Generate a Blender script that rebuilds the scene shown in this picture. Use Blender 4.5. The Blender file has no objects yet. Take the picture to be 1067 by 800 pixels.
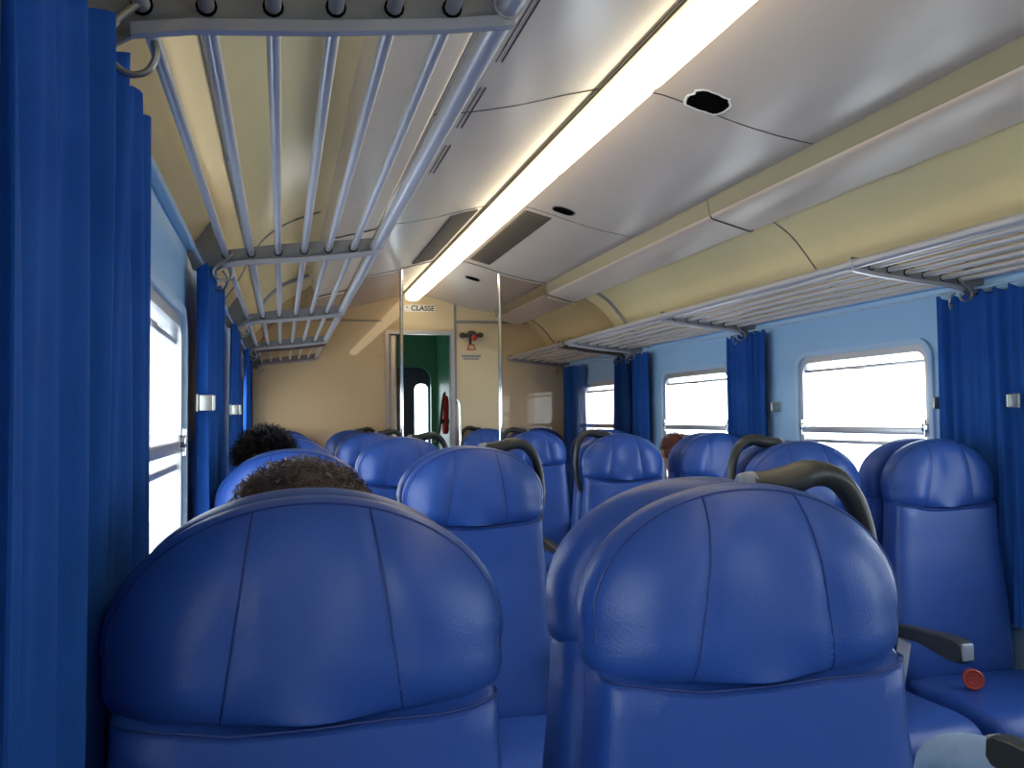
import bpy, bmesh, math, random
from mathutils import Vector, Matrix
random.seed(7)
PI = math.pi
scene = bpy.context.scene
COL = scene.collection

# ------------------------------------------------------------ camera, world, exposure
FPX, YAW, PIT, ROL, CAMZ = 931.4, .2521, .0383, -.0099, 1.22
cam_data = bpy.data.cameras.new('camera')
cam_data.sensor_width = 36.0
cam_data.lens = 36.0 * FPX / 1067.0
cam_data.clip_start = .02
cam = bpy.data.objects.new('camera', cam_data)
COL.objects.link(cam)
fw = Vector((math.sin(YAW)*math.cos(PIT), math.cos(YAW)*math.cos(PIT), math.sin(PIT)))
rt = Vector((math.cos(YAW), -math.sin(YAW), 0))
up = rt.cross(fw)
rt2 = rt*math.cos(ROL) + up*math.sin(ROL)
up2 = up*math.cos(ROL) - rt*math.sin(ROL)
m = Matrix((rt2, up2, -fw)).transposed().to_4x4()
m.translation = Vector((0, 0, CAMZ))
cam.matrix_world = m
scene.camera = cam

world = bpy.data.worlds.new('world')
scene.world = world
world.use_nodes = True
bg = world.node_tree.nodes['Background']
bg.inputs['Color'].default_value = (.86, .93, 1.0, 1)
bg.inputs['Strength'].default_value = 6.7
LAMP = 5.0
vs = scene.view_settings
vs.view_transform = 'Standard'
vs.look = 'None'
vs.gamma = 1
vs.use_curve_mapping = False
vs.exposure = 0.0

# ------------------------------------------------------------ materials
def mat(name, col, rough=.5, metal=0., bump=0., bscale=200., var=0., vscale=6., spec=.5, stretch=None):
    m = bpy.data.materials.new(name)
    m.use_nodes = True
    nt = m.node_tree
    b = nt.nodes['Principled BSDF']
    b.inputs['Base Color'].default_value = (*col, 1)
    b.inputs['Roughness'].default_value = rough
    b.inputs['Metallic'].default_value = metal
    b.inputs['Specular IOR Level'].default_value = spec
    if bump or var:
        tc = nt.nodes.new('ShaderNodeTexCoord')
        mp = nt.nodes.new('ShaderNodeMapping')
        nt.links.new(tc.outputs['Object'], mp.inputs['Vector'])
        if stretch: mp.inputs['Scale'].default_value = stretch
    if var:
        n = nt.nodes.new('ShaderNodeTexNoise')
        n.inputs['Scale'].default_value = vscale
        n.inputs['Detail'].default_value = 4
        nt.links.new(mp.outputs[0], n.inputs['Vector'])
        mx = nt.nodes.new('ShaderNodeMix'); mx.data_type = 'RGBA'
        mx.inputs[6].default_value = (*[c*(1-var) for c in col], 1)
        mx.inputs[7].default_value = (*[min(1, c*(1+var)) for c in col], 1)
        nt.links.new(n.outputs[0], mx.inputs[0])
        nt.links.new(mx.outputs[2], b.inputs['Base Color'])
    if bump:
        n = nt.nodes.new('ShaderNodeTexNoise')
        n.inputs['Scale'].default_value = bscale
        n.inputs['Detail'].default_value = 3
        nt.links.new(mp.outputs[0], n.inputs['Vector'])
        bp = nt.nodes.new('ShaderNodeBump')
        bp.inputs['Strength'].default_value = bump
        bp.inputs['Distance'].default_value = .002
        nt.links.new(n.outputs[0], bp.inputs['Height'])
        nt.links.new(bp.outputs[0], b.inputs['Normal'])
    return m

M = {}
M['vinyl'] = mat('blue_vinyl', (.024, .082, .36), .38, bump=.25, bscale=350, var=.10, vscale=9)
M['piping'] = mat('seam_piping', (.008, .035, .20), .5)
M['curtain'] = mat('blue_curtain_cloth', (.013, .078, .33), .85, bump=.5, bscale=500, var=.12, vscale=14, spec=.15)
M['wall'] = mat('light_blue_laminate', (.31, .53, .80), .32, var=.04)
M['ceiling'] = mat('off_white_gloss_paint', (.60, .515, .45), .26, bump=.12, bscale=18, var=.06, vscale=3)
M['trunk'] = mat('cream_trunking_paint', (.60, .50, .41), .32, var=.05)
M['olive'] = mat('dark_olive_grey', (.20, .19, .135), .35)  # darker tone for the inner face of the ceiling trunking
M['hook'] = mat('dull_steel', (.38, .38, .36), .3, .8)
M['cove'] = mat('yellowed_cream_laminate', (.80, .66, .36), .20, bump=.08, bscale=10, var=.06, vscale=4)
M['endwall'] = mat('cream_laminate', (.72, .59, .37), .28, var=.04, vscale=2)
M['rack'] = mat('grey_painted_metal', (.40, .40, .44), .30, .2, var=.08, vscale=20)
M['bracket'] = mat('bracket_metal', (.22, .23, .26), .42, .3, var=.1, vscale=20)
M['alu'] = mat('aluminium', (.62, .63, .66), .33, .85, var=.05)
M['frame'] = mat('window_frame_paint', (.40, .58, .80), .35, .0)
M['chrome'] = mat('chrome', (.8, .8, .8), .12, 1.)
M['darkplastic'] = mat('dark_grey_plastic', (.030, .035, .036), .38, bump=.2, bscale=300)
M['capplastic'] = mat('pale_grey_cap', (.30, .34, .42), .3)
M['whiteplastic'] = mat('white_painted_steel', (.55, .58, .62), .4)
M['floor'] = mat('dark_floor_covering', (.03, .035, .05), .5, var=.3, vscale=40)
M['black'] = mat('black_void', (.004, .004, .004), .95, spec=.0)
M['joint'] = mat('joint_sealant', (.07, .06, .05), .7)
M['jointpale'] = mat('metal_joint_strip', (.30, .29, .27), .4, .3)
M['grille'] = mat('beige_grille', (.13, .11, .09), .5)
M['green'] = mat('green_laminate', (.045, .20, .11), .4)
M['navy'] = mat('dark_navy_door', (.02, .03, .06), .4)
M['red'] = mat('red_enamel', (.45, .015, .02), .35)
M['plate'] = mat('white_plate', (.88, .87, .84), .4)
M['plategrey'] = mat('grey_plate', (.30, .30, .30), .4)
M['ink'] = mat('black_ink', (.015, .015, .015), .6)
M['steel'] = mat('seat_base_steel', (.10, .11, .13), .5, .5)
M['skin'] = mat('skin', (.45, .24, .16), .5)
M['hairbrown'] = mat('brown_hair', (.15, .105, .085), .5, var=.3, vscale=30)
M['hairblack'] = mat('black_hair', (.012, .012, .015), .35)
M['hairred'] = mat('auburn_hair', (.16, .05, .03), .45)
M['jeans'] = mat('washed_denim', (.24, .36, .55), .8, bump=.6, bscale=600, var=.18, vscale=25)
M['jacket'] = mat('dark_brown_jacket', (.035, .026, .028), .75, var=.2)
M['jacketgrey'] = mat('charcoal_jumper', (.03, .03, .035), .85)
M['tan'] = mat('tan_cloth', (.45, .36, .28), .8)
M['redglass'] = mat('translucent_red_plastic', (.62, .10, .08), .2)
M['redglass'].node_tree.nodes['Principled BSDF'].inputs['Transmission Weight'].default_value = .3

def emis(name, col, s):
    m = bpy.data.materials.new(name); m.use_nodes = True
    b = m.node_tree.nodes['Principled BSDF']
    b.inputs['Base Color'].default_value = (.8, .78, .7, 1)
    b.inputs['Emission Color'].default_value = (*col, 1)
    b.inputs['Emission Strength'].default_value = s
    return m
M['lamp'] = emis('lamp_diffuser', (1.0, .83, .52), LAMP)

def glass(name, tint, refl=1.0):
    m = bpy.data.materials.new(name); m.use_nodes = True
    nt = m.node_tree; nt.nodes.remove(nt.nodes['Principled BSDF'])
    out = [n for n in nt.nodes if n.type == 'OUTPUT_MATERIAL'][0]
    tr = nt.nodes.new('ShaderNodeBsdfTransparent'); tr.inputs[0].default_value = (*tint, 1)
    gl = nt.nodes.new('ShaderNodeBsdfGlossy'); gl.inputs['Roughness'].default_value = .01
    fr = nt.nodes.new('ShaderNodeLayerWeight'); fr.inputs[0].default_value = .5
    pw = nt.nodes.new('ShaderNodeMath'); pw.operation = 'POWER'; pw.inputs[1].default_value = 5
    nt.links.new(fr.outputs['Facing'], pw.inputs[0])
    mu = nt.nodes.new('ShaderNodeMath'); mu.operation = 'MULTIPLY_ADD'; mu.inputs[1].default_value = .9*min(refl, 1); mu.inputs[2].default_value = .04*refl
    mx = nt.nodes.new('ShaderNodeMixShader')
    nt.links.new(pw.outputs[0], mu.inputs[0]); nt.links.new(mu.outputs[0], mx.inputs[0])
    nt.links.new(tr.outputs[0], mx.inputs[1]); nt.links.new(gl.outputs[0], mx.inputs[2])
    nt.links.new(mx.outputs[0], out.inputs[0])
    return m
M['glass'] = glass('window_glass', (.95, .97, .97))
M['smoked'] = glass('smoked_partition_glass', (.80, .74, .70), .7)

# ------------------------------------------------------------ mesh helpers (all coordinates are world coordinates at build time)
def worigin(o):
    v = Vector((0, 0, 0))
    while o is not None:
        v += o.location; o = o.parent
    return v
class MB:
    def __init__(s): s.v = []; s.f = []
    def add(s, v, f):
        n = len(s.v); s.v += [tuple(p) for p in v]; s.f += [tuple(i+n for i in q) for q in f]; return s
    def box(s, x0, x1, y0, y1, z0, z1, bev=0.):
        if bev <= 0:
            v = [(x, y, z) for x in (x0, x1) for y in (y0, y1) for z in (z0, z1)]
            f = [(0,1,3,2), (4,6,7,5), (0,4,5,1), (2,3,7,6), (0,2,6,4), (1,5,7,3)]
            return s.add(v, f)
        bm = bmesh.new(); bmesh.ops.create_cube(bm, size=1)
        for q in bm.verts:
            q.co = Vector(((x0+x1)/2 + q.co.x*(x1-x0), (y0+y1)/2 + q.co.y*(y1-y0), (z0+z1)/2 + q.co.z*(z1-z0)))
        bmesh.ops.bevel(bm, geom=bm.edges[:], offset=bev, segments=3, affect='EDGES', profile=.5)
        return s.bm(bm)
    def bm(s, bm):
        bm.verts.index_update()
        v = [tuple(q.co) for q in bm.verts]; f = [tuple(q.index for q in fc.verts) for fc in bm.faces]
        bm.free(); return s.add(v, f)
    def tube(s, pts, r, n=10, caps=True, squash=1.0, axis=None):
        pts = [Vector(p) for p in pts]
        rs = r if isinstance(r, (list, tuple)) else [r]*len(pts)
        t0 = (pts[1]-pts[0]).normalized()
        a = Vector((0, 0, 1)) if abs(t0.z) < .9 else Vector((1, 0, 0))
        if axis: a = Vector(axis)
        u = t0.cross(a).normalized(); rings = []
        for i, p in enumerate(pts):
            if i == 0: t = t0
            elif i == len(pts)-1: t = (pts[i]-pts[i-1]).normalized()
            else: t = ((pts[i+1]-p).normalized() + (p-pts[i-1]).normalized()).normalized()
            u = (u - t*u.dot(t)).normalized(); w = t.cross(u)
            rings.append([p + (u*math.cos(2*PI*k/n) + w*math.sin(2*PI*k/n)*squash)*rs[i] for k in range(n)])
        return s.loft(rings, caps)
    def loft(s, rings, caps=True, closed=True):
        n = len(rings[0]); v = [p for r in rings for p in r]; f = []
        for i in range(len(rings)-1):
            for k in range(n if closed else n-1):
                k2 = (k+1) % n
                f.append((i*n+k, i*n+k2, (i+1)*n+k2, (i+1)*n+k))
        if caps:
            f.append(tuple(range(n-1, -1, -1))); f.append(tuple((len(rings)-1)*n+k for k in range(n)))
        return s.add(v, f)
    def extrude(s, poly, a, b, ax='x'):
        # poly in the two other axes, extruded from a to b along ax
        def P(p, t):
            return {'x': (t, p[0], p[1]), 'y': (p[0], t, p[1]), 'z': (p[0], p[1], t)}[ax]
        return s.loft([[P(p, a) for p in poly], [P(p, b) for p in poly]])
    def sphere(s, c, r, seg=24, rings=14):
        bm = bmesh.new(); bmesh.ops.create_uvsphere(bm, u_segments=seg, v_segments=rings, radius=1)
        for q in bm.verts: q.co = Vector((c[0]+q.co.x*r[0], c[1]+q.co.y*r[1], c[2]+q.co.z*r[2]))
        return s.bm(bm)

def build(name, mb, material, parent=None, smooth=True, angle=40, mods=None):
    v = [Vector(p) for p in mb.v]
    if parent is None:
        c = Vector(((min(p.x for p in v)+max(p.x for p in v))/2, (min(p.y for p in v)+max(p.y for p in v))/2, min(p.z for p in v)))
    else:
        c = worigin(parent)
    me = bpy.data.meshes.new(name)
    me.from_pydata([p-c for p in v], [], mb.f)
    bm = bmesh.new(); bm.from_mesh(me); bmesh.ops.recalc_face_normals(bm, faces=bm.faces[:])
    for e in bm.edges:
        if len(e.link_faces) == 2 and e.link_faces[0].normal.length > 0 and e.link_faces[1].normal.length > 0:
            e.smooth = e.calc_face_angle(0) < math.radians(angle)
    for f in bm.faces: f.smooth = smooth
    bm.to_mesh(me); bm.free()
    me.materials.append(material)
    o = bpy.data.objects.new(name, me); COL.objects.link(o)
    if parent is None: o.location = c
    else: o.parent = parent
    return o
def tag(o, label=None, cat=None, group=None, kind=None):
    if label: o['label'] = label
    if cat: o['category'] = cat
    if group: o['group'] = group
    if kind: o['kind'] = kind
    return o
def empty(name, loc, label=None, cat=None, group=None, kind=None):
    o = bpy.data.objects.new(name, None); COL.objects.link(o); o.location = loc; o.empty_display_size = .05
    return tag(o, label, cat, group, kind)
def smoothpath(pts, n=8, closed=False):
    P = [Vector(p) for p in pts]; out = []
    for i in range(len(P)-1):
        p0 = P[max(i-1, 0)]; p1 = P[i]; p2 = P[i+1]; p3 = P[min(i+2, len(P)-1)]
        for k in range(n):
            t = k/n
            out.append(.5*((2*p1) + (p2-p0)*t + (2*p0-5*p1+4*p2-p3)*t*t + (3*p1-p0-3*p2+p3)*t**3))
    out.append(P[-1]); return out
def lerp(a, b, t): return a+(b-a)*t
def interp(tab, x):
    if x <= tab[0][0]: return tab[0][1]
    for (a, b), (c, d) in zip(tab, tab[1:]):
        if x <= c: return b+(d-b)*(x-a)/(c-a)
    return tab[-1][1]

# ------------------------------------------------------------ layout
XC = 1.09                      # centre line of the coach
XL, XR = -.26, 2.44            # side walls
FLOOR = -.08
Y0, Y1 = -2.3, 7.56            # ends of the saloon
P = [1.07 + 1.6*k for k in range(5)]    # planes between back-to-back seats
YP = 5.90                      # glass partition

# ------------------------------------------------------------ setting: floor, walls, ceiling
tag(build('floor', MB().box(XL-.1, XR+.1, Y0, 9.6, FLOOR-.05, FLOOR), M['floor'], smooth=False), kind='structure')

prof = [(0, 2.285), (.12, 2.267), (.24, 2.236), (.36, 2.200), (.5, 2.168), (.62, 2.149), (.685, 2.141)]
def ceil_z(d): return interp(prof, abs(d))
mb = MB()
ds = [-d for d, z in reversed(prof)] + [d for d, z in prof[1:]]
ring = [(XC+d, ceil_z(d)) for d in ds]
mb.loft([[(x, y, z) for x, z in ring] for y in (Y0, Y1+.02)], caps=False, closed=False)
tag(build('ceiling', mb, M['ceiling'], angle=60), kind='structure')
covep = [(.685, 2.16), (.80, 2.150), (.93, 2.128), (1.03, 2.09), (1.12, 2.04), (1.19, 1.97), (1.235, 1.89), (1.27, 1.82), (1.31, 1.76), (1.35, 1.705)]
coveR = [(.685, 2.16), (.80, 2.145), (.89, 2.110), (.97, 2.070), (1.06, 2.01), (1.125, 1.94), (1.18, 1.87), (1.24, 1.80), (1.30, 1.75), (1.35, 1.705)]
for sgn, nm in ((-1, 'trim_1'), (1, 'trim_2')):
    mb = MB(); pp = smoothpath([(d, 0, z) for d, z in (covep if sgn < 0 else coveR)], 4)
    mb.loft([[(XC+sgn*p.x, y, p.z) for p in pp] for y in (Y0, Y1+.02)], caps=False, closed=False)
    tag(build(nm, mb, M['cove'], angle=60), kind='structure')
# trunking boxes running along both edges of the ceiling
bx = [(.665, 2.17), (.680, 2.075), (.685, 2.067), (.695, 2.062), (.86, 2.018), (.875, 2.019), (.885, 2.028), (.905, 2.15)]
for sgn, nm in ((-1, 'trim_3'), (1, 'trim_4')):
    YJ = 3.95 if sgn < 0 else 3.45
    for (a, b) in ((Y0, YJ-.003), (YJ+.003, YP-.05), (YP+.02, 7.40)):
        mb = MB().loft([[(XC+sgn*d, y, z) for d, z in bx] for y in (a, b)])
        tag(build(nm, mb, M['trunk'], angle=50), kind='structure')
        nm = 'trim_%d' % (int(nm[5:])+4)
        mb = MB().loft([[(XC+sgn*d, y, z) for d, z in ((.6665, 2.150), (.6785, 2.077), (.6765, 2.077), (.6645, 2.150))] for y in (a, b)])  # thin strip over the inner face, darker than the cream trunking
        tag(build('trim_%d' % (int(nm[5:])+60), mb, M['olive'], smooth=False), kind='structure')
# outer shell (dark roof void) closes the coach against the sky
mb = MB().box(XL-.12, XR+.12, Y0-.1, 9.7, 2.40, 2.44)
tag(build('trim_20', mb, M['black'], smooth=False), kind='structure')

WZ0, WZ1 = .74, 1.52
winL = [(-1.83, -.77), (-.50, .45)]+[(p+.42, p+1.49) for p in P[:4]]
winR = [(p+.26, p+1.21) for p in (-.53-1.6, -.53, P[0], P[1], P[2], P[3])]
def side_wall(name, xi, sgn, wins):
    xo = xi + sgn*.07
    a, b = min(xi, xo), max(xi, xo); i = .032
    mb = MB()
    mb.box(a, b, Y0, 9.7, FLOOR, WZ0+i); mb.box(a, b, Y0, 9.7, WZ1-i, 2.42)
    y = Y0
    for (p, q) in wins:
        mb.box(a, b, y, p+i, WZ0+i, WZ1-i); y = q-i
    mb.box(a, b, y, 8.0, WZ0+i, WZ1-i); mb.box(a, b, 8.45, 9.7, WZ0+i, WZ1-i)
    tag(build(name, mb, M['wall'], smooth=False), kind='structure')
side_wall('wall_left', XL, -1, winL)
side_wall('wall_right', XR, 1, winR)
tag(build('wall_back', MB().box(XL-.1, XR+.1, Y0-.08, Y0, FLOOR, 2.42), M['endwall'], smooth=False), kind='structure')

# end wall with doorway
DX0, DX1, DZ = .865, 1.415, 1.955
mb = MB().box(XL, DX0, Y1, Y1+.05, FLOOR, 2.42).box(DX1, XR, Y1, Y1+.05, FLOOR, 2.42).box(DX0, DX1, Y1, Y1+.05, DZ, 2.42)
tag(build('wall_front', mb, M['endwall'], smooth=False), kind='structure')
# strips on the end wall
tag(build('trim_30', MB().box(1.435, 1.455, Y1-.008, Y1, FLOOR, 2.25).box(1.455, 2.36, Y1-.012, Y1, 2.045, 2.068), M['jointpale'], smooth=False), kind='structure')
tag(build('trim_31', MB().box(-.2, .82, Y1-.012, Y1, 2.045, 2.06), M['jointpale'], smooth=False), kind='structure')
# wall cap rails (pale blue) and curtain tracks
for sgn, xi, n in ((1, XL, 32), (-1, XR, 33)):
    mb = MB().box(min(xi, xi+sgn*.022), max(xi, xi+sgn*.022), Y0, Y1, 1.702, 1.728, .004)
    mb.tube([(xi+sgn*.04, Y0, 1.668), (xi+sgn*.04, Y1, 1.668)], .005)
    tag(build('trim_%d' % n, mb, M['frame']), kind='structure')

# ceiling joints, cover strips, openings
def arc_across(y, mname, nm, d0=-.66, d1=.66, r=.0022, jit=.0):
    pts = [(XC+d, y+random.uniform(-jit, jit), ceil_z(d)-.0005) for d in [d0+(d1-d0)*i/24 for i in range(25)]]
    tag(build(nm, MB().tube(pts, r, 6), M[mname]), kind='structure')
arc_across(2.66, 'joint', 'trim_40', jit=.002)
arc_across(4.26, 'joint', 'trim_41', r=.0016, jit=.001)
arc_across(1.06, 'joint', 'trim_42')
arc_across(YP-.06, 'joint', 'trim_43', r=.004, jit=.002)
def cove_strip(y, nm, r, mm, dy=0):
    for sgn in (-1, 1):
        pp = smoothpath([(d, 0, z) for d, z in (covep if sgn < 0 else coveR)[2:]], 4)
        pts = [(XC+sgn*(p.x-.002), y+(dy if sgn > 0 else 0), p.z-.002) for p in pp]
        tag(build(nm, MB().tube(pts, r, 8), M[mm]), kind='structure')
        nm = 'trim_%d' % (int(nm[5:])+1)
cove_strip(3.95, 'trim_50', .0035, 'jointpale', -.5)
cove_strip(YP-.22, 'trim_52', .016, 'jointpale')
cove_strip(7.35, 'trim_54', .006, 'jointpale')
cove_strip(.9, 'trim_56', .0035, 'jointpale')
for sgn, n in ((-1, 58), (1, 59)):    # gap gasket between trunking sections
    for j, y in enumerate((3.95 if sgn < 0 else 3.45, YP-.045)):
        pts = [(XC+sgn*d, y, z-.003) for d, z in bx[0:7]]
        tag(build('trim_%d' % (n+2*j), MB().tube(pts, .003, 6), M['joint']), kind='structure')
# slot grilles on the left ceiling slope
def opening(y, label, ragged):
    d = .245; z = ceil_z(d); sl = -.29
    e = empty('ceiling_opening', (XC+d, y, z), label, 'ceiling opening')
    mb = MB(); n = 28; a, b = (.072, .078) if ragged else (.056, .050)
    r0, r1, r2 = [], [], []
    for k in range(n):
        t = 2*PI*k/n; j = (1+random.uniform(-.10, .10)) if ragged else 1
        ca, sa = math.copysign(abs(math.cos(t))**.75, math.cos(t)), math.copysign(abs(math.sin(t))**.75, math.sin(t))
        x, yy = a*ca*j, b*sa*j
        r0.append((XC+d+x, y+yy, ceil_z(d+x)-.001)); r1.append((XC+d+x*.97, y+yy*.97, ceil_z(d+x*.97)-.004)); r2.append((XC+d+x*.88, y+yy*.88, ceil_z(d+x*.88)-.0025))
    mb.loft([r0, r1, r2], caps=False); build('rim', mb, M['plate'] if ragged else M['darkplastic'], e)
    mb = MB(); mb.loft([[(p[0], p[1], p[2]-.0002) for p in r2], [(XC+d+(p[0]-XC-d)*.5, y+(p[1]-y)*.5, p[2]-.0004-(p[0]-XC-d)*.5*sl+0) for p in r2]], caps=False)
    v = MB(); v.add([(p[0], p[1], p[2]-.0006) for p in r2]+[(XC+d, y, z-.0035)], [(k_, (k_+1) % n, n) for k_ in range(n)]); build('dark_void', v, M['black'], e)
    if ragged:
        mb = MB()
        for k in range(9):
            t = random.uniform(.2, 2.9); x = a*math.cos(t); yy = b*math.sin(t)
            mb.add([(XC+d+x-.012, y+yy, z+x*sl-.002), (XC+d+x+.012, y+yy+.004, z+x*sl-.002), (XC+d+x+random.uniform(-.006, .006), y+yy-random.uniform(.008, .018), z+x*sl-.008)], [(0, 1, 2)])
        build('torn_flake', mb, M['plate'], e)
opening(2.60, 'large ragged hole broken through the ceiling beside the lamp', True)
opening(4.14, 'dark oval vent in the ceiling past the ragged hole', False)
opening(6.30, 'small dark oval vent in the ceiling beyond the glass partition', False)
def grille(xa, xb, ya, yb, label):
    e = empty('ceiling_grille', ((xa+xb)/2, (ya+yb)/2, ceil_z((xa+xb)/2-XC)), label, 'air grille')
    mb = MB(); za, zb = ceil_z(xa-XC)-.003, ceil_z(xb-XC)-.003
    mb.add([(xa, ya, za), (xb, ya, zb), (xb, yb, zb), (xa, yb, za), (xa, ya, za+.004), (xb, ya, zb+.004), (xb, yb, zb+.004), (xa, yb, za+.004)],
           [(0, 1, 2, 3), (4, 7, 6, 5), (0, 4, 5, 1), (1, 5, 6, 2), (2, 6, 7, 3), (3, 7, 4, 0)])
    build('backing_plate', mb, M['grille'], e, smooth=False)
    mb = MB(); n = 34
    for i in range(n):
        y = lerp(ya+.01, yb-.01, i/(n-1))
        mb.tube([(xa+.006, y, za-.002), (xb-.006, y, zb-.002)], .006, 5)
    build('slats', mb, M['grille'], e)
grille(.81, .95, 4.32, 5.70, 'slatted air grille set left of the ceiling lamp')
grille(1.19, 1.33, 4.32, 5.70, 'slatted air grille set right of the ceiling lamp')
# louvre slots hidden behind the left rack
mb = MB()
for i in range(4):
    for j in range(3):
        y = 1.35+i*.55
        mb.box(XC-.56+j*.016, XC-.56+j*.016+.0022, y, y+.36, ceil_z(.545)-.002, ceil_z(.545)+.02)
tag(build('trim_62', mb, M['joint'], smooth=False), kind='structure')

# ------------------------------------------------------------ ceiling lamp
LX = 1.058
e = empty('ceiling_lamp', (LX, 3.0, 2.27), 'long warm white fluorescent strip lamp running down the ceiling', 'lamp')
segs = [Y0+.3, -1.5, -.5, .5, 1.5, 2.51, 3.50, 4.50, 5.47, 6.47, 7.44]
hw = .060
for a, b in zip(segs, segs[1:]):
    sec = [(-hw, 2.272), (-hw, 2.238), (-hw*.9, 2.222), (-hw*.6, 2.212), (0, 2.209), (hw*.6, 2.212), (hw*.9, 2.222), (hw, 2.238), (hw, 2.272)]
    mb = MB(); L = b-a
    rings = []
    for t, s_ in ((0.003, .80), (.012, .95), (.03, 1), (L-.03, 1), (L-.012, .95), (L-.003, .80)):
        rings.append([(LX+x*s_, a+t, 2.272-(2.272-z)*s_) for x, z in sec])
    mb.loft(rings); d = build('diffuser', mb, M['lamp'], e, angle=50)
mb = MB().box(LX-hw-.012, LX+hw+.012, Y0+.3, 7.46, 2.262, 2.30)
build('fitting', mb, M['trunk'], e, smooth=False)
mb = MB().tube([(LX-hw-.018, Y0+.3, 2.262), (LX-hw-.018, 7.44, 2.262)], .0035, 6).tube([(LX-hw-.028, Y0+.3, 2.262), (LX-hw-.028, 7.44, 2.262)], .002, 6)
build('cord', mb, M['joint'], e)

# ------------------------------------------------------------ windows
def rrect(a0, a1, b0, b1, r, n=8):
    pts = []
    for cx, cy, s in ((a1-r, b1-r, 0), (a0+r, b1-r, 1), (a0+r, b0+r, 2), (a1-r, b0+r, 3)):
        for k in range(n+1):
            t = (s + k/n)*PI/2; pts.append((cx+r*math.cos(t), cy+r*math.sin(t)))
    return pts
def window(n, xi, sgn, ya, yb):
    # sgn: direction into the saloon
    w = empty('window_%d' % n, (xi, (ya+yb)/2, WZ0), kind='structure')
    def ringloft(o, i, xs_):
        mb = MB(); rings = []
        seq = [(o, xs_[0]), (o, xs_[1]), (i, xs_[1]), (i, xs_[0])]
        for (a, b, c, d, r), x in seq: rings.append([(x, p, q) for p, q in rrect(a, b, c, d, r)])
        rings.append(rings[0]); return mb.loft(rings, caps=False)
    O = (ya, yb, WZ0, WZ1, .085); I = (ya+.022, yb-.022, WZ0+.022, WZ1-.022, .068)
    build('frame', ringloft(O, I, (xi-sgn*.01, xi+sgn*.014)), M['frame'], w, angle=35)
    I2 = (ya+.052, yb-.052, WZ0+.052, WZ1-.052, .05)
    build('inner_frame', ringloft((ya+.018, yb-.018, WZ0+.018, WZ1-.018, .07), I2, (xi-sgn*.066, xi+sgn*.002)), M['alu'], w, angle=35)
    x = xi-sgn*.03
    mb = MB(); mb.box(min(x, x+sgn*.03), max(x, x+sgn*.03), ya+.04, yb-.04, 1.138, 1.168, .004)
    mb.box(min(x, x+sgn*.02), max(x, x+sgn*.02), ya+.04, yb-.04, 1.092, 1.108, .003)
    build('middle_rail', mb, M['alu'], w)
    mb = MB().box(min(x, x+sgn*.02), max(x, x+sgn*.02), ya+.05, yb-.05, 1.424, 1.437, .002)
    ym = (ya+yb)/2
    mb.box(min(x, x+sgn*.028), max(x, x+sgn*.028), ym-.05, ym+.05, 1.420, 1.436, .003)
    build('sash_rail', mb, M['alu'], w)
    for yy in (ya+.05, yb-.05):
        build('latch', MB().box(min(x, x+sgn*.045), max(x, x+sgn*.045), yy-.016, yy+.016, 1.150, 1.185, .004).tube([(x+sgn*.04, yy, 1.13), (x+sgn*.04, yy, 1.20)], .006), M['chrome'], w)
    mb = MB(); xg = xi-sgn*.045
    mb.box(xg-.003, xg+.003, ya+.03, yb-.03, WZ0+.03, WZ1-.03)
    build('pane', mb, M['glass'], w, smooth=False)
k = 1
for a, b in winL: window(k, XL, 1, a, b); k += 1
for a, b in winR: window(k, XR, -1, a, b); k += 1

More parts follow.
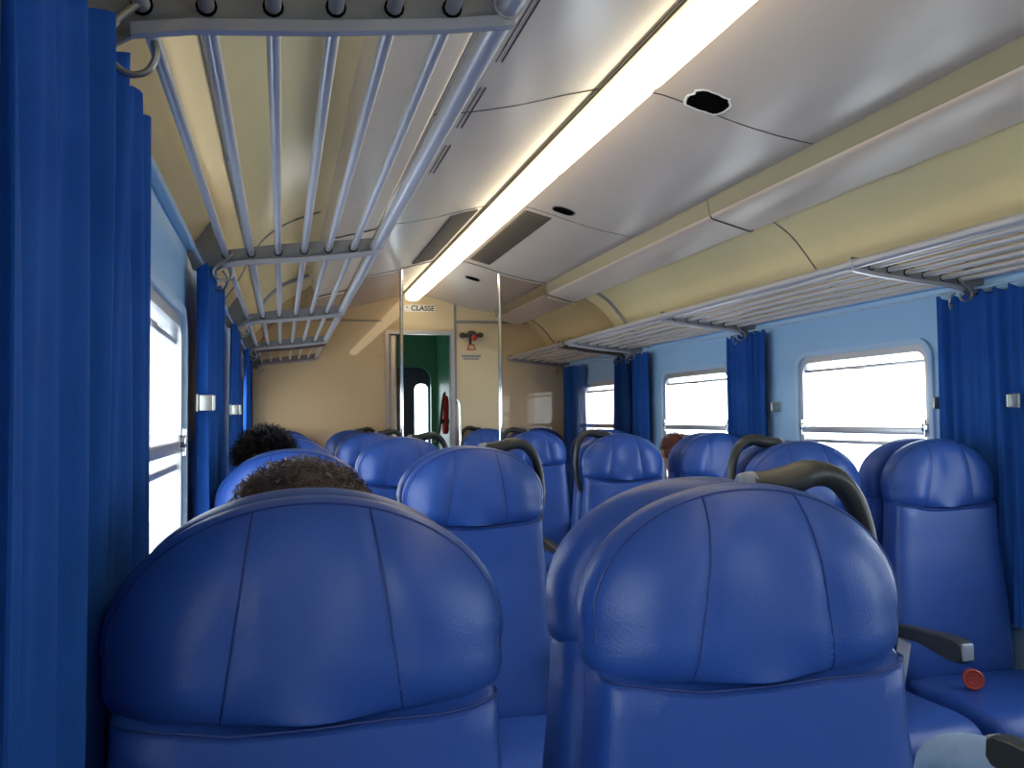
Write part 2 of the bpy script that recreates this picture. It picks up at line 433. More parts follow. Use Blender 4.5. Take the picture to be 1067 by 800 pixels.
# ------------------------------------------------------------ luggage racks
RT = [(-.155, 1.696), (-.085, 1.702), (-.010, 1.709), (.063, 1.716), (.133, 1.723), (.205, 1.730)]   # thin tubes, left side x,z
RF = (.274, 1.737)
def mx(x, side): return x if side < 0 else 2*XC-x-.0
def rack(side, ya, yb, brs, label):
    e = empty('luggage_rack', (mx(.05, side), (ya+yb)/2, 1.68), label, 'luggage rack')
    mb0 = None
    for x, z in RT:
        build('tube', MB().tube([(mx(x, side), ya, z), (mx(x, side), yb, z)], .0095, 12), M['rack'], e)
    build('front_rail', MB().tube([(mx(RF[0], side), ya, RF[1]), (mx(RF[0], side), yb, RF[1])], .0165, 16), M['rack'], e)
    # slim stay tube over the rack along the cove
    xs_, zs_ = -.135, 1.90
    mb = MB().tube([(mx(xs_, side), ya, zs_), (mx(xs_, side), yb, zs_)], .0065, 8)
    for y in brs: mb.tube([(mx(xs_, side), max(ya, y-.28), zs_), (mx(xs_, side), max(ya, y-.28)+.03, zs_)], .010, 10)
    build('stay_tube', mb, M['rack'], e)
    for y in brs:
        poly = [(.283, 1.714), (.20, 1.700), (.05, 1.682), (-.10, 1.669), (-.165, 1.658), (-.205, 1.634), (-.245, 1.650), (-.262, 1.70), (-.262, 1.79), (-.24, 1.83), (-.20, 1.80), (-.185, 1.75), (-.165, 1.708), (0, 1.734), (.2, 1.754), (.283, 1.764)]
        poly = [(mx(x, side), z) for x, z in poly]
        mb = MB().extrude(poly, y-.003, y+.003, 'y')
        b = build('bracket', mb, M['bracket'], e, smooth=False)
        fl = [(.283, 1.714), (.20, 1.700), (.05, 1.682), (-.10, 1.669), (-.165, 1.658)]
        mb = MB(); mb.loft([[(mx(x, side), y-.016, z-.002), (mx(x, side), y-.016, z+.012), (mx(x, side), y-.003, z+.012), (mx(x, side), y-.003, z-.002)] for x, z in fl])
        mb.tube([(mx(RF[0], side), y-.018, RF[1]), (mx(RF[0], side), y+.018, RF[1])], .0195, 16)
        build('flange', mb, M['rack'], b, angle=30)
        for x, z in RT: build('grommet', MB().tube([(mx(x, side), y-.005, z), (mx(x, side), y+.005, z)], .0125, 12), M['black'], b)
        # coat hook under the wall end of the bracket
        hk = [(-.125, 1.72), (-.150, 1.685), (-.182, 1.655), (-.196, 1.630), (-.190, 1.603), (-.168, 1.586), (-.143, 1.590), (-.130, 1.610), (-.131, 1.632)]
        h = MB().tube(smoothpath([(mx(-.165+(x+.165)*.78, side), y-.022, (1.667 if y < 2 else 1.660)+(z-1.655)*(.85 if y < 2 else .6)) for x, z in hk], 6), .0042, 8)
        build('coat_hook', h, M['hook'], e)
        if y < 2: continue
        hk2 = [(-.165, 1.655), (-.155, 1.640), (-.156, 1.618), (-.168, 1.602), (-.182, 1.603), (-.190, 1.618)]
        h = MB().tube(smoothpath([(mx(x, side)-.0, y+.03+.010*i, z) for i, (x, z) in enumerate(hk2)], 6), .0038, 8)
        build('coat_hook', h, M['hook'], e)
    return e
rack(-1, Y0+.02, YP-.03, [-.53, P[0]+.01, P[1], P[2], P[3]-.06], 'tubular metal luggage rack along the left wall above the curtains')
rack(-1, YP+.03, 7.50, [6.05, P[4]-.02], 'tubular luggage rack on the left wall beyond the glass partition')
rack(1, Y0+.02, YP-.03, [-.53, P[0], P[1], P[2], P[3]-.06], 'tubular metal luggage rack along the right wall above the windows')
rack(1, YP+.03, 7.50, [6.05, P[4]-.02], 'tubular luggage rack on the right wall beyond the glass partition')

# ------------------------------------------------------------ curtains
def curtain(xi, sgn, ya, yb, zt, zb, label, seed, folds=7, amp=.022, off=.05, pinch=.0):
    rnd = random.Random(seed)
    n = 90; rows = 26; ph = [rnd.uniform(0, 6.28) for _ in range(4)]
    mb = MB(); F = []; 
    for thick in (0, .003):
        rings = []
        for j in range(rows+1):
            t = j/rows; z = lerp(zt, zb, t)
            row = []
            for i in range(n+1):
                u = i/n
                k = 1-pinch*math.exp(-((t-.42)/.18)**2)
                uu = .5+(u-.5)*k
                y = lerp(ya, yb, uu) + .010*math.sin(5*t+u*6+ph[0])*t
                w = math.sin(2*PI*folds*(u+.02*math.sin(3*t+ph[1]))+ph[2]) + .45*math.sin(2*PI*folds*2.3*u+ph[3]+1.5*t)
                a = amp*(.55+.45*t+.25*math.sin(7*u+ph[1]))
                x = xi+sgn*(off+a*w+thick+.012*math.sin(2.2*t+3*u+ph[0])*t)
                zz = z + (.010*math.sin(2*PI*folds*u+ph[2]) if j == 0 else 0)
                row.append((x, y, zz))
            rings.append(row)
        F.append(rings)
    rings = [a + b[::-1] for a, b in zip(*F)]
    mb.loft(rings)
    o = build('curtain', mb, M['curtain'], angle=80)
    tag(o, label, 'curtain', 'blue curtains between the windows')
    return o
curtain(XL, 1, .70, 1.38, 1.652, .50, 'tall blue curtain filling the left edge, nearest the camera', 3, 6, .022, .062)
curtain(XL, 1, 2.585, 3.16, 1.652, .50, 'blue curtain on the left wall, just past the left window', 4, 6, .020, .052)
curtain(XL, 1, 4.175, 4.62, 1.652, .50, 'blue curtain on the left wall, third from the camera', 5, 7, .018, .048)
curtain(XL, 1, 5.62, 5.86, 1.652, .50, 'blue curtain on the left wall, ending at the partition', 6, 4, .018, .048)
curtain(XL, 1, 5.96, 6.30, 1.652, .50, 'blue curtain on the left wall behind the partition glass', 16, 4, .018, .048)
curtain(XR, -1, 2.46, 2.87, 1.652, .50, 'blue curtain at the right edge of the photo, nearest on the right wall', 7, 6, .016, .04)
curtain(XR, -1, 4.10, 4.50, 1.652, .50, 'blue curtain between the two large right windows', 8, 6, .016, .04)
curtain(XR, -1, 5.60, 5.87, 1.652, .50, 'bright blue curtain on the right wall before the partition', 9, 4, .016, .04)
curtain(XR, -1, 5.95, 6.25, 1.652, .50, 'dark looking curtain on the right wall seen through the partition', 10, 4, .016, .04)
curtain(XR, -1, 6.95, 7.50, 1.652, .50, 'blue curtain on the far right wall near the end wall', 11, 6, .016, .04)
def clip(x, y, z, sgn, label):
    e = empty('curtain_clip', (x, y, z-.02), label, 'curtain clip')
    build('plate', MB().box(min(x, x+sgn*.008), max(x, x+sgn*.008), y-.022, y+.022, z-.024, z+.024, .003), M['hook'], e)
    build('tongue', MB().box(min(x+sgn*.008, x+sgn*.045), max(x+sgn*.008, x+sgn*.045), y-.020, y-.012, z-.022, z+.022, .003).tube([(x+sgn*.045, y-.016, z-.02), (x+sgn*.045, y-.016, z+.02)], .005), M['hook'], e)
clip(XL+.035, 2.57, 1.27, 1, 'small metal clip on the second left curtain')
clip(XL+.035, 4.17, 1.27, 1, 'small metal clip on the third left curtain')
clip(XR, 4.06, 1.265, -1, 'small metal clip between the two large right windows')
clip(XR, 2.90, 1.262, -1, 'small metal clip beside the right edge curtain')
clip(XR-.07, 2.47, 1.262, -1, 'small metal clip at the extreme right edge of the photo')

# ------------------------------------------------------------ glass partition
for xa, xb, xp, side, lab in ((XL+.005, .767-.012, .767, -1, 'left'), (1.438+.012, XR-.005, 1.438, 1, 'right')):
    e = empty('glass_partition', (xp, YP, FLOOR), 'smoked glass partition screen on the %s of the aisle' % lab, 'partition')
    poly = []
    n = 30
    def topz(x):
        d = abs(x-XC)
        if d < .66: return ceil_z(d)-.004
        return interp([(.66, 2.14), (.68, 2.05), (.89, 2.005), (.90, 2.10), (.97, 2.05), (1.06, 1.995), (1.125, 1.93), (1.18, 1.86), (1.24, 1.79), (1.30, 1.74), (1.345, 1.70)], d)
    xs_ = [lerp(xa, xb, i/n) for i in range(n+1)]
    poly = [(xa, FLOOR+.30), (xb, FLOOR+.30)] + [(x, topz(x)) for x in reversed(xs_)]
    build('glass_panel', MB().extrude(poly, YP-.004, YP+.004, 'y'), M['smoked'], e, smooth=False)
    build('kick_panel', MB().box(xa, xb, YP-.012, YP+.012, FLOOR, FLOOR+.30), M['wall'], e, smooth=False)
    build('post', MB().tube([(xp, YP, FLOOR), (xp, YP, ceil_z(xp-XC)+.002)], .0115, 14), M['chrome'], e)

# ------------------------------------------------------------ door in the end wall, vestibule
d = empty('door_1', ((DX0+DX1)/2, Y1, FLOOR), kind='structure')
mb = MB().box(DX0-.022, DX0+.012, Y1-.02, Y1+.06, FLOOR, DZ+.02).box(DX1-.012, DX1+.022, Y1-.02, Y1+.06, FLOOR, DZ+.02).box(DX0+.012, DX1-.012, Y1-.02, Y1+.06, DZ-.012, DZ+.02)
build('door_frame', mb, M['alu'], d, smooth=False)
mb = MB().box(DX0+.02, DX0+.075, Y1+.012, Y1+.05, FLOOR, DZ-.02, .005)
dd = build('sliding_leaf_edge', mb, M['alu'], d)
build('door_handle', MB().box(DX0+.04, DX0+.07, Y1-.015, Y1+.012, 1.02, 1.12, .005), M['chrome'], dd)
VY = 8.95
mb = MB()
gx0, gx1, gz = .92, 1.46, 1.745     # dark gangway door zone in the green wall
mb.box(XL, gx0, VY, VY+.05, FLOOR, 2.42).box(gx1, XR, VY, VY+.05, FLOOR, 2.42).box(gx0, gx1, VY, VY+.05, gz, 2.42)
# round the top corners of the opening
for cx, s in ((gx0, 1), (gx1, -1)):
    r = .13; pts = [(cx, gz)] + [(cx+s*(r-r*math.sin(t*PI/2/8)), gz-r+r*math.cos(t*PI/2/8)) for t in range(9)]
    mb.extrude(pts, VY, VY+.05, 'y')
tag(build('wall_vestibule', mb, M['green'], smooth=False), kind='structure')
tag(build('wall_vestibule_side', MB().box(1.52, 1.57, Y1+.06, VY, FLOOR, 2.42), M['green'], smooth=False), kind='structure')
tag(build('trim_70', MB().box(XL, XR, Y1+.06, 9.7, 2.20, 2.24), M['ceiling'], smooth=False), kind='structure')
wx0, wx1, wz0, wz1 = 1.31, 1.448, .90, 1.58
d2 = empty('door_2', (XC, VY+.12, FLOOR), kind='structure')
r_out = [(x, z) for x, z in rrect(.6, 1.6, FLOOR, 2.3, .02)]; r_in = [(x, z) for x, z in rrect(wx0, wx1, wz0, wz1, .055)]
mb = MB(); mb.loft([[(x, VY+.12, z) for x, z in r_out], [(x, VY+.12, z) for x, z in r_in], [(x, VY+.16, z) for x, z in r_in], [(x, VY+.16, z) for x, z in r_out]], caps=False)
build('door_leaf', mb, M['navy'], d2, smooth=False)
mb = MB().extrude(rrect(wx0-.002, wx1+.002, wz0-.002, wz1+.002, .05), VY+.137, VY+.143, 'y'); build('pane', mb, M['glass'], d2, smooth=False)

# sign above the door
def text_mesh(txt, size, loc, material, parent, name='lettering', rotx=PI/2, align='CENTER', bold=0.):
    cu = bpy.data.curves.new('t', 'FONT'); cu.body = txt; cu.size = size; cu.extrude = .0008; cu.align_x = align; cu.align_y = 'CENTER'; cu.offset = bold
    o = bpy.data.objects.new('t', cu); COL.objects.link(o)
    bpy.context.view_layer.update()
    me = bpy.data.meshes.new_from_object(o.evaluated_get(bpy.context.evaluated_depsgraph_get()))
    bpy.data.objects.remove(o)
    me.transform(Matrix.Rotation(rotx, 4, 'X')); me.transform(Matrix.Translation(Vector(loc)-worigin(parent)))
    me.materials.clear(); me.materials.append(material)
    r = bpy.data.objects.new(name, me); COL.objects.link(r); r.parent = parent
    return r
e = empty('class_sign', (1.14, Y1, 2.12), 'white CLASSE sign with black capitals above the doorway', 'sign')
build('sign_plate', MB().extrude(rrect(1.005, 1.275, 2.135, 2.195, .02), Y1-.006, Y1, 'y'), M['plate'], e, smooth=False)
text_mesh('CLASSE', .062, (1.165, Y1-.0065, 2.164), M['ink'], e, bold=.0012)
text_mesh('a', .034, (1.03, Y1-.0065, 2.176), M['ink'], e)
# emergency brake valve
e = empty('emergency_brake_valve', (1.58, Y1, 1.82), 'dark brass emergency brake valve with red centre on the end wall', 'brake valve')
mb = MB().tube([(1.50, Y1-.04, 1.935), (1.66, Y1-.04, 1.935)], [.018, .018], 12)
mb.sphere((1.50, Y1-.04, 1.935), (.026, .026, .026)).sphere((1.66, Y1-.04, 1.94), (.028, .024, .022)).sphere((1.58, Y1-.045, 1.945), (.045, .04, .032))
mb.tube([(1.57, Y1-.04, 1.93), (1.57, Y1-.04, 1.86)], .013, 10).tube([(1.50, Y1-.04, 1.935), (1.50, Y1, 1.935)], .012).tube([(1.60, Y1-.04, 1.935), (1.60, Y1, 1.935)], .02)
build('valve_body', mb, M['darkplastic'], e)
build('red_cap', MB().sphere((1.60, Y1-.075, 1.915), (.026, .02, .028)), M['red'], e)['label'] = 'red knob'
pts = [(1.545, Y1-.04, 1.815), (1.615, Y1-.04, 1.815), (1.600, Y1-.04, 1.855), (1.56, Y1-.04, 1.855), (1.545, Y1-.04, 1.815)]
build('pull_handle', MB().tube(pts, .006, 8), M['red'], e)
e = empty('notice_plate', (1.585, Y1, 1.72), 'small grey two-line notice on the wall below the brake valve', 'notice')
build('plate', MB().box(1.50, 1.67, Y1-.004, Y1, 1.750, 1.770).box(1.515, 1.655, Y1-.004, Y1, 1.728, 1.742), M['plategrey'], e, smooth=False)
e = empty('vestibule_sign', (.97, VY, 1.93), 'tiny white sign on the green vestibule wall', 'sign')
build('sign_plate', MB().box(.90, 1.0, VY-.006, VY, 2.0, 2.075, .002), M['plate'], e)
build('pictogram', MB().box(.92, .955, VY-.008, VY-.005, 2.02, 2.055).box(.965, .985, VY-.008, VY-.005, 2.02, 2.045), M['ink'], e, smooth=False)
e = empty('grab_rail', (1.49, Y1, 1.0), 'bent chrome grab rail on the end wall right of the doorway', 'handrail')
build('bar', MB().tube(smoothpath([(1.45, Y1-.0, 1.37), (1.45, Y1-.05, 1.385), (1.458, Y1-.07, 1.37), (1.465, Y1-.075, 1.33), (1.472, Y1-.075, .95), (1.472, Y1-.05, .90), (1.472, Y1, .89)], 8), .011, 10), M['chrome'], e)
build('flange', MB().tube([(1.45, Y1-.008, 1.37), (1.45, Y1, 1.37)], .018, 14), M['chrome'], e)
build('flange', MB().tube([(1.472, Y1-.008, .89), (1.472, Y1, .89)], .018, 14), M['chrome'], e)
# fire extinguisher style canister hanging in the vestibule
e = empty('fire_extinguisher', (1.44, 8.2, .95), 'red and dark extinguisher hanging inside the green vestibule', 'extinguisher')
build('canister', MB().tube([(1.47, 8.2, z) for z in (1.08, 1.10, 1.12, 1.38, 1.42, 1.44)], [.02, .030, .034, .034, .026, .012], 20), M['red'], e)
build('nozzle_hose', MB().tube(smoothpath([(1.46, 8.16, 1.46), (1.44, 8.13, 1.42), (1.42, 8.12, 1.28), (1.40, 8.12, 1.12), (1.37, 8.12, 1.0)], 6), [.012]*24+[.03], 10), M['darkplastic'], e)
build('bracket', MB().box(1.42, 1.52, 8.17, 8.23, 1.18, 1.22), M['darkplastic'], e)

# ------------------------------------------------------------ seats
MESH = {}
def cached(key, fn, name, material, parent):
    if key not in MESH:
        o = build(name, fn(), material, parent)
        MESH[key] = (o.data, worigin(parent).copy()); return o
    o = bpy.data.objects.new(name, MESH[key][0]); COL.objects.link(o); o.parent = parent
    return o
def head_pt(phi, rho, front):
    c, s = math.cos(phi), math.sin(phi)
    a, b, n = (.214, .152, 2.02) if s >= 0 else (.211, .076, 6.0)
    R = (abs(c/a)**n + abs(s/b)**n)**(-1/n)
    x = rho*R*c; z = .985 + rho*R*s
    if front:
        dn = max(0, -s)**1.5*.052 + .010*max(0, -s)
        ry = -.062 - dn
        y = ry - (.127-.062-dn)*max(0, 1-rho**3.2)**.55
    else: y = -.062 + .054*max(0, 1-rho**12)**.5
    if front:
        xs_ = stitch_x(z)
        w = max(0, 1-rho**4)
        y += w*(.005*math.exp(-((abs(x)-xs_)/.010)**2) + .006*math.exp(-(x/.05)**2) - .007*math.exp(-((abs(x)-.135)/.04)**2))
        y += .0025*math.sin(x*37+1)*math.sin(z*31)*w
    else: pass
    y += .006*max(0, (z-1.05)/.09)   # crest leans back a little
    return (x, y, z)
def stitch_x(z): return .090 - .028*(z-.93)/.19
def f_head():
    mb = MB(); n = 96
    rings = []
    rf = [1, .997, .990, .980, .965, .95, .93, .905, .88, .85, .82, .785, .75, .71, .67, .62, .57, .52, .47, .42, .37, .31, .25, .19, .13, .06]
    for r in reversed(rf): rings.append([head_pt(2*PI*k/n, r, True) for k in range(n)])
    for r in rf[1:]: rings.append([head_pt(2*PI*k/n, r, False) for k in range(n)])
    return mb.loft(rings)
def head_y(x, z):
    s = z-.985; a, b, n = (.214, .152, 2.02) if s >= 0 else (.211, .076, 6.0)
    rho = (abs(x/a)**n + abs(s/b)**n)**(1/n); phi = math.atan2(s, x)
    return head_pt(phi, min(rho, 1), True)[1]
def f_stitch():
    mb = MB()
    for sg in (-1, 1):
        pts = []
        for i in range(26):
            z = lerp(.912, 1.122, i/25); x = sg*stitch_x(z)
            pts.append((x, head_y(x, z)-.0007, z))
        mb.tube(pts, .0014, 6)
    pts = []
    for i in range(60):      # rim piping round the dome
        t = lerp(-.12, PI+.12, i/59); p = head_pt(t, .955, True); pts.append(p)
    mb.tube(pts, .0016, 6)
    return mb
bw = [(.28, .212), (.4, .222), (.55, .222), (.75, .212), (.88, .201), (.94, .199), (1.0, .199)]
bf = [(.28, -.165), (.38, -.172), (.5, -.158), (.65, -.140), (.8, -.126), (.94, -.126)]
def body_ring(z, s=1.0, dz=0., m=56, f=None):
    w = interp(bw, z)*s; f = interp(bf, z) if f is None else f; bk = -.008; yc = (f+bk)/2; h = (bk-f)/2*s; r = []
    for k in range(m):
        t = 2*PI*k/m; c, q = math.cos(t), math.sin(t)
        x = w*math.copysign(abs(c)**.42, c); y = yc+h*math.copysign(abs(q)**.42, q)
        if q < 0: y += .014*(1-(x/w)**2)**2*abs(q)
        zz = z + dz
        bl = max(0, (z-.82)/.10) if z < .93 else 0
        zz += bl*(-.012+.022*(x/.2)**2+.003*math.sin(x*30))
        r.append((x, y, zz))
    return r
def f_body():
    mb = MB(); rings = [body_ring(.28, .9)] + [body_ring(lerp(.29, .903, i/22)) for i in range(23)]
    rings += [body_ring(.910, 1, f=-.120), body_ring(.914, 1, f=-.108), body_ring(.922, 1, f=-.098), body_ring(.945, 1, f=-.088), body_ring(.958, 1, f=-.080), body_ring(.964, .92, f=-.078)]
    return mb.loft(rings)
def f_seam():
    rg = body_ring(.910, .992)
    pts = [p for p in rg if p[1] < -.05 and abs(p[0]) < .199]; pts.sort(key=lambda p: p[0])
    return MB().tube([(p[0], p[1]-.001, p[2]+.002) for p in pts], .0018, 6)
def f_cushion():
    mb = MB(); rings = []
    prof_ = [(-.155, .30, .0), (-.16, .365, 0), (-.25, .372, 0), (-.40, .375, 0), (-.50, .370, 0), (-.555, .355, 0), (-.585, .325, 0), (-.595, .285, 0), (-.59, .245, 0), (-.575, .225, 0)]
    top = smoothpath([(0, y, z) for y, z, _ in prof_], 4)
    xs_ = [-.230, -.224, -.205, -.14, -.05, .05, .14, .205, .224, .230]
    ins = [.030, .012, .003, 0, -.001, -.001, 0, .003, .012, .030]
    for x, i_ in zip(xs_, ins):
        ring = []
        for p in top:
            c = Vector((0, -.35, .28)); dv = Vector((0, p.y, p.z))-c
            q = c + dv*(1-i_/max(dv.length, .05))
            ring.append((x, q.y, q.z))
        ring += [(x, -.50, .225), (x, -.155, .225)]
        rings.append(ring)
    return mb.loft(rings)
def f_base():
    mb = MB().box(-.21, .21, -.53, -.02, .17, .225, .008)
    mb.box(-.16, .16, -.30, -.10, FLOOR, .17, .01)
    return mb
def f_arm(side):
    x0 = side*.268
    poly = [(-.12, .545), (-.30, .563), (-.42, .570), (-.465, .566), (-.480, .555), (-.483, .515), (-.470, .500), (-.42, .498), (-.30, .520), (-.12, .510)]
    w = .024; mb = MB(); rings = []
    for xx, s_ in ((-w, .82), (-w*.8, .95), (-w*.4, 1), (w*.4, 1), (w*.8, .95), (w, .82)):
        cz = .535
        rings.append([(x0+xx, -.31+(y+.31)*(1-(1-s_)*.06), cz+(z-cz)*s_) for y, z in poly])
    return mb.loft(rings)
def f_armcap(side):
    x0 = side*.268
    return MB().box(x0-.019, x0+.019, -.487, -.475, .510, .560, .005)
def f_armbracket(side):
    x0 = side*.268
    poly = [(-.155, .36), (-.20, .36), (-.235, .50), (-.19, .51)]
    return MB().extrude(poly, x0-.006, x0+.006, 'x')
def f_handle(side):
    pts = [(.045, 0, 1.131), (.075, 0, 1.130), (.105, 0, 1.134), (.140, 0, 1.142), (.175, 0, 1.134), (.200, 0, 1.108), (.216, 0, 1.068), (.223, 0, 1.02), (.224, 0, .97), (.215, 0, .90), (.20, 0, .86), (.17, 0, .85)]
    pts = smoothpath([(side*x, y, z) for x, y, z in pts], 6)
    N = len(pts)
    rs = [interp([(0, .020), (.12, .025), (.22, .027), (.34, .021), (.5, .018), (.8, .017), (1, .015)], i/(N-1)) for i in range(N)]
    return MB().tube(pts, rs, 14, squash=.75)
def f_handlecap(side):
    return MB().tube([(side*.030, 0, 1.131), (side*.034, 0, 1.131), (side*.050, 0, 1.131)], [.012, .017, .0205], 14, squash=.8)
def seat(x, k, away, side_world, aisle, label, group='blue vinyl seats'):
    # side_world: +1 if the aisle lies towards +x
    e = empty('train_seat', (0, 0, FLOOR), label, 'seat', group)
    side = side_world*(-1 if away else 1)
    b = cached('body', f_body, 'backrest', M['vinyl'], e)
    s_ = cached('seam', f_seam, 'piping', M['piping'], b)
    h = cached('head', f_head, 'headrest', M['vinyl'], e)
    cached('stitch', f_stitch, 'stitching', M['piping'], h)
    cached('cush', f_cushion, 'seat_cushion', M['vinyl'], e)
    cached('base', f_base, 'seat_base', M['steel'], e)
    a = cached('arm%d' % side, lambda: f_arm(side), 'armrest', M['darkplastic'], e)
    cached('armcap%d' % side, lambda: f_armcap(side), 'end_cap', M['capplastic'], a)['label'] = 'pale grey armrest end'
    cached('armbr%d' % side, lambda: f_armbracket(side), 'armrest_bracket', M['whiteplastic'], a)
    if aisle and not away:
        g = cached('handle%d' % side, lambda: f_handle(side), 'grab_handle', M['darkplastic'], e)
        cached('hcap%d' % side, lambda: f_handlecap(side), 'end_cap', M['capplastic'], g)
    e.location = (x, P[k] - (0 if not away else -.012), FLOOR)
    if away: e.rotation_euler = (0, 0, PI)
    return e
SXL = [(.032, False, 1), (.552, True, 1)]
SXR = [(1.650, True, -1), (2.175, False, -1)]
rown = ['nearest', 'second', 'third', 'fourth', 'last']
for k in range(5):
    for (x, ai, sw) in SXL+SXR:
        right = x > XC
        if k == 0 and right: continue
        pos = ('aisle' if ai else 'window')+' seat of the '+('right' if right else 'left')+' pair'
        if k == 0: lab = 'large blue vinyl seat back in the foreground, '+('right one with the handle' if ai else 'left one beside the curtain')
        elif k == 4: lab = 'blue seat against the end wall, '+pos
        else: lab = 'blue vinyl seat facing the camera, '+pos+', '+rown[k]+' row'
        yy = k
        o = seat(x, k, False, sw, ai, lab)
        if k == 4:
            o.location.y = Y1-.03
            if right and ai: o.location.x = 1.70
        if k == 3: o.location.y = YP-.055
for k in range(4):
    for (x, ai, sw) in SXL+SXR:
        right = x > XC
        if k == 0 and right and not ai: continue
        pos = ('aisle' if ai else 'window')+' seat of the '+('right' if right else 'left')+' pair'
        lab = 'blue seat facing away behind the '+('foreground' if k == 0 else rown[k])+' row, '+pos
        o = seat(x, k, True, sw, ai, lab)
        if k == 3: o.location.y = YP+.03
        if k == 0 and right: o.location.x = 1.69
        
# ------------------------------------------------------------ people
def skin_obj(name, verts, edges, radii, material, parent, root=0, sub=2):
    c = worigin(parent)
    me = bpy.data.meshes.new(name); me.from_pydata([Vector(v)-c for v in verts], edges, [])
    o = bpy.data.objects.new(name, me); COL.objects.link(o); o.parent = parent
    me.materials.append(material)
    sm = o.modifiers.new('skin', 'SKIN'); sm.use_smooth_shade = True
    if not me.skin_vertices: pass
    for i, r in enumerate(radii):
        rr = r if isinstance(r, tuple) else (r, r)
        me.skin_vertices[0].data[i].radius = rr
        me.skin_vertices[0].data[i].use_root = (i == root)
    o.modifiers.new('sub', 'SUBSURF').levels = sub
    o.modifiers['sub'].render_levels = sub
    return o
def hair_strands(c, r, n, length, curl, rnd, width=.0014, zmin=-.1, sweep=(0, 0, 0)):
    mb = MB()
    for i in range(n):
        while True:
            v = Vector((rnd.gauss(0, 1), rnd.gauss(0, 1), rnd.gauss(0, 1))).normalized()
            if v.z > zmin and not (v.y > .55 and v.z < .35): break
        p = Vector((c[0]+v.x*r[0], c[1]+v.y*r[1], c[2]+v.z*r[2]))
        t = v.cross(Vector((rnd.uniform(-1, 1), rnd.uniform(-1, 1), rnd.uniform(-1, 1)))).normalized(); w = v.cross(t)
        pts = []; L = length*rnd.uniform(.6, 1.2); a0 = rnd.uniform(0, 6.28); m_ = 6
        for k in range(m_):
            q = k/(m_-1)
            pts.append(p + v*L*q*(.9 if curl else .35) + (t*math.cos(a0+q*5)+w*math.sin(a0+q*5))*curl*q + (Vector(sweep)+t*.3)*L*q*(0 if curl else 1))
        mb.tube(pts, [width*(1-.5*k/(m_-1)) for k in range(m_)], 3)
    return mb
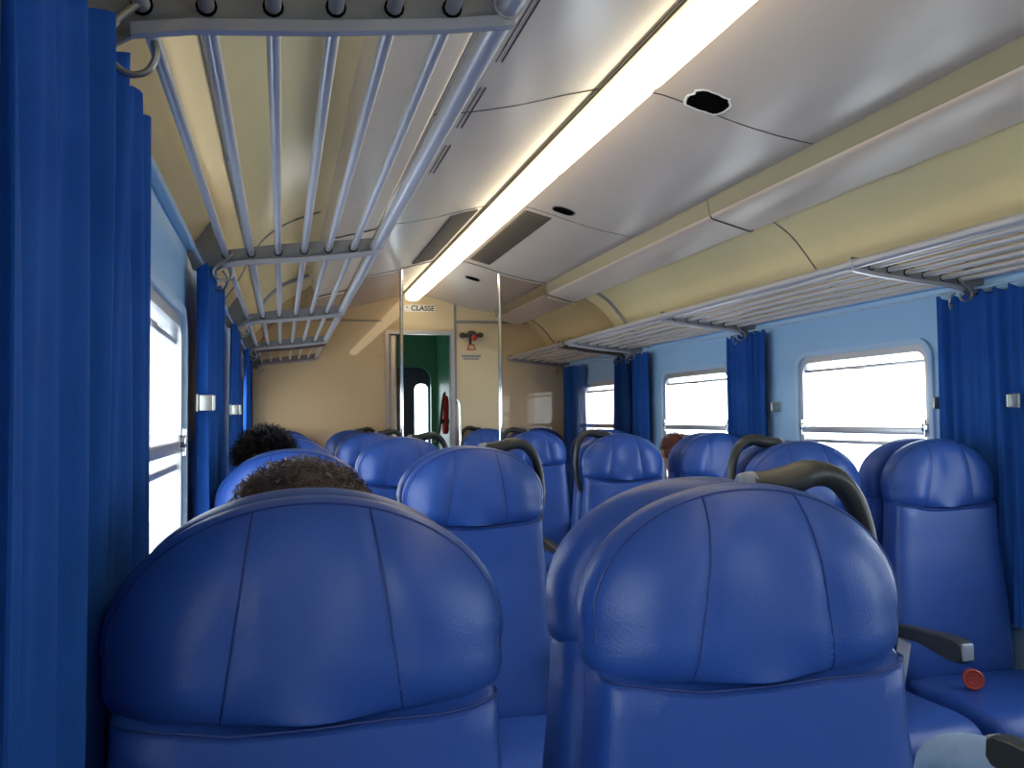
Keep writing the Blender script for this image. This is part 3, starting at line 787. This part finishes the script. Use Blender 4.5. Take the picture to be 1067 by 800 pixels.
def person(loc, headtop, label, hair, hairmat, top, legs, seed, headx=0., kback=0., knee_dx=(-.09, .09), shoe=True, hands_on=True, hr=.082, clen=.02, armf=1., curl=.008, nh=1500, hipy=.30):
    # loc = (x, plane y); faces +Y; sits on the cushion (top .37)
    rnd = random.Random(seed)
    x, y = loc
    e = empty('person', (x, y+hipy, FLOOR), label, 'person', 'passengers')
    hz = headtop-.115; hx = x+headx; hy = y+hipy+.02
    sh = hz-.20; hip = .445; kn = .437; ky = y+hipy+.44
    V = [(x, y+hipy-.02, hip+.02), (x, y+hipy-.03, hip+.14), (x, y+hipy-.02, sh-.10), (x, y+hipy-.01, sh), (hx, hy-.015, sh+.075), (hx, hy, hz-.03), (hx, hy, hz+.04)]
    R = [(.135, .10), (.12, .09), (.15, .10), (.10, .075), .048, (.070, .080), (.074, .088)]
    E = [(0, 1), (1, 2), (2, 3), (3, 4), (4, 5), (5, 6)]
    def add(p, r, q): V.append(p); R.append(r); E.append((q, len(V)-1)); return len(V)-1
    arms = []; leg = []
    for s, kd in ((-1, knee_dx[0]), (1, knee_dx[1])):
        a = add((x+s*.155, y+hipy-.01, sh-.025), .052, 3)
        b = add((x+s*.205, y+hipy+.05, sh-.24), .038, a)
        c = add((x+s*.13+kd*.3, y+hipy+.24*armf, .535), .026, b)
        h = add((x+s*.10+kd*.4, y+hipy+.30*armf, .525), (.034, .018), c)
        for f in range(4):
            g = add((x+s*.10+kd*.4+(f-1.5)*.019, y+hipy+.30*armf+.045, .522), .009, h)
            add((x+s*.10+kd*.4+(f-1.5)*.021, y+hipy+.30*armf+.075+(.006 if f in (1, 2) else 0), .508), .008, g)
        g = add((x+s*.10+kd*.4-s*.038, y+hipy+.30*armf+.01, .52), .010, h); add((x+s*.10+kd*.4-s*.048, y+hipy+.30*armf+.035, .512), .009, g)
        arms.append((a, b, c))
        l0 = add((x+s*.085, y+hipy+.02, hip), .078, 0)
        l1 = add((x+kd, ky-(kback if s > 0 else 0), kn-(kback*.2 if s > 0 else 0)), .055, l0)
        l2 = add((x+kd, ky-.02, kn-.22), .045, l1)
        l3 = add((x+kd, ky-.03, FLOOR+.07), .036, l2)
        l4 = add((x+kd, ky+.10, FLOOR+.035), .03, l3)
        leg.append((l0, l1, l2, l3, l4))
    skin_obj('body', V, E, R, M['skin'], e)
    # clothing: upper garment
    TV = [V[0], V[1], V[2], V[3], (hx, hy-.02, sh+.035)]; TR = [(.15, .115), (.138, .108), (.165, .115), (.118, .09), .062]; TE = [(0, 1), (1, 2), (2, 3), (3, 4)]
    for a, b, c in arms:
        n0 = len(TV); TV += [V[a], V[b], tuple(Vector(V[c])-Vector((0, .015, 0)))]; TR += [.066, .053, .040]; TE += [(3, n0), (n0, n0+1), (n0+1, n0+2)]
    skin_obj('jacket', TV, TE, TR, top, e)
    LV = [V[0]]; LR = [(.150, .11)]; LE = []
    for l in leg:
        n0 = len(LV); LV += [V[l[0]], V[l[1]], V[l[2]], tuple(Vector(V[l[3]])+Vector((0, 0, .03)))]; LR += [.088, .066, .058, .052]; LE += [(0, n0), (n0, n0+1), (n0+1, n0+2), (n0+2, n0+3)]
        fx, fy, fz = V[l[3]]
        mb = MB(); mb.loft([[(fx+math.cos(t)*w, yy, FLOOR+.002+max(0, .5+.5*math.sin(t))*hh) for t in [2*PI*q/16 for q in range(16)]] for yy, w, hh in ((fy-.06, .02, .05), (fy-.045, .035, .09), (fy, .042, .10), (fy+.08, .045, .07), (fy+.15, .046, .05), (fy+.185, .035, .035), (fy+.20, .015, .02))])
        build('shoe', mb, M['darkplastic'], e)
    skin_obj('trousers', LV, LE, LR, legs, e)
    # head details
    build('nose', MB().sphere((hx, hy+.090, hz), (.012, .016, .020)), M['skin'], e)
    for s in (-1, 1):
        build('ear', MB().sphere((hx+s*.078, hy, hz), (.010, .020, .030)), M['skin'], e)
        build('eye', MB().sphere((hx+s*.030, hy+.076, hz+.02), (.012, .010, .008)), M['ink'], e)
    build('mouth', MB().sphere((hx, hy+.083, hz-.045), (.022, .008, .006)), M['red'], e)
    cz = hz+.018; rr = (hr, hr*1.12, headtop-.018-cz)
    mb = MB(); bm = bmesh.new(); bmesh.ops.create_uvsphere(bm, u_segments=40, v_segments=28, radius=1)
    for q in bm.verts:
        v = q.co.copy(); j = 1+rnd.uniform(-.02, .02)
        q.co = Vector((hx+v.x*rr[0]*j, hy-.01+v.y*rr[1]*j, cz+v.z*rr[2]*j*(1 if v.z > 0 else 1.1)))
        if v.y > .35 and v.z < .3: q.co.y -= .05
    mb.bm(bm); h = build('hair', mb, hairmat, e)
    build('strands', hair_strands((hx, hy-.01, cz), (rr[0]*.97, rr[1]*.97, rr[2]*.97), nh, clen, curl, rnd, sweep=hair), hairmat, h)
    return e
person((.030, P[0]), 1.156, 'person with curly brown hair seated behind the near left seat', (0, 0, 0), M['hairbrown'], M['jacketgrey'], M['jacketgrey'], 1, hr=.088, clen=.032, curl=.014, nh=3400)
person((.020, P[1]), 1.190, 'person with short black hair seated by the left window', (.2, -.6, -.2), M['hairblack'], M['jacketgrey'], M['jeans'], 2, headx=-.07, hr=.074, clen=.045, curl=.010, nh=2200)
person((2.15, P[2]), 1.14, 'person with auburn hair by the right window, mostly hidden', (0, -.4, -.2), M['hairred'], M['jacket'], M['jeans'], 3, headx=-.03, nh=700)
person((1.66, P[0]), 1.20, 'person in light jeans and brown jacket at the lower right corner', (0, -.4, -.2), M['hairbrown'], M['jacket'], M['jeans'], 4, knee_dx=(-.18, .12), nh=700, armf=.35, kback=.16)

# ------------------------------------------------------------ loose things
# red round tub lying on the cushion of the right window seat
c = Vector((2.055, 2.34, .374)); r = .031
e = empty('round_tub', (c.x, c.y, c.z), 'small round red plastic tub lying on its side on the cushion', 'tub')
ax = Vector((-.55, -.83, .1)).normalized()
def ringtube(rad, d0, d1, rs=(1, 1)): return MB().tube([c+Vector((0, 0, r+.002))+ax*d0, c+Vector((0, 0, r+.002))+ax*d1], [rad*rs[0], rad*rs[1]], 28)
build('tub_body', ringtube(r*.92, -.018, .016), M['redglass'], e)
mb = MB(); cc = c+Vector((0, 0, r+.002))+ax*.017
u = ax.cross(Vector((0, 0, 1))).normalized(); w = ax.cross(u)
for R_, rt_ in ((r-.004, .004), (r*.52, .003)):
    pts = [cc+(u*math.cos(t)+w*math.sin(t))*R_ for t in [2*PI*i/28 for i in range(29)]]
    mb.tube(pts, rt_, 8)
build('rim', mb, M['redglass'], e)
# travel bag in the aisle
e = empty('travel_bag', (1.31, 5.0, FLOOR), 'dark travel bag with tan top standing in the aisle', 'bag')
build('bag_body', MB().box(1.24, 1.38, 4.9, 5.14, FLOOR+.01, .43, .03), M['jacketgrey'], e)
build('bag_top', MB().box(1.25, 1.37, 4.91, 5.13, .42, .50, .03), M['tan'], e)
build('handle', MB().tube(smoothpath([(1.31, 4.95, .49), (1.31, 4.97, .53), (1.31, 5.07, .53), (1.31, 5.09, .49)], 6), .008, 8), M['jacketgrey'], e)
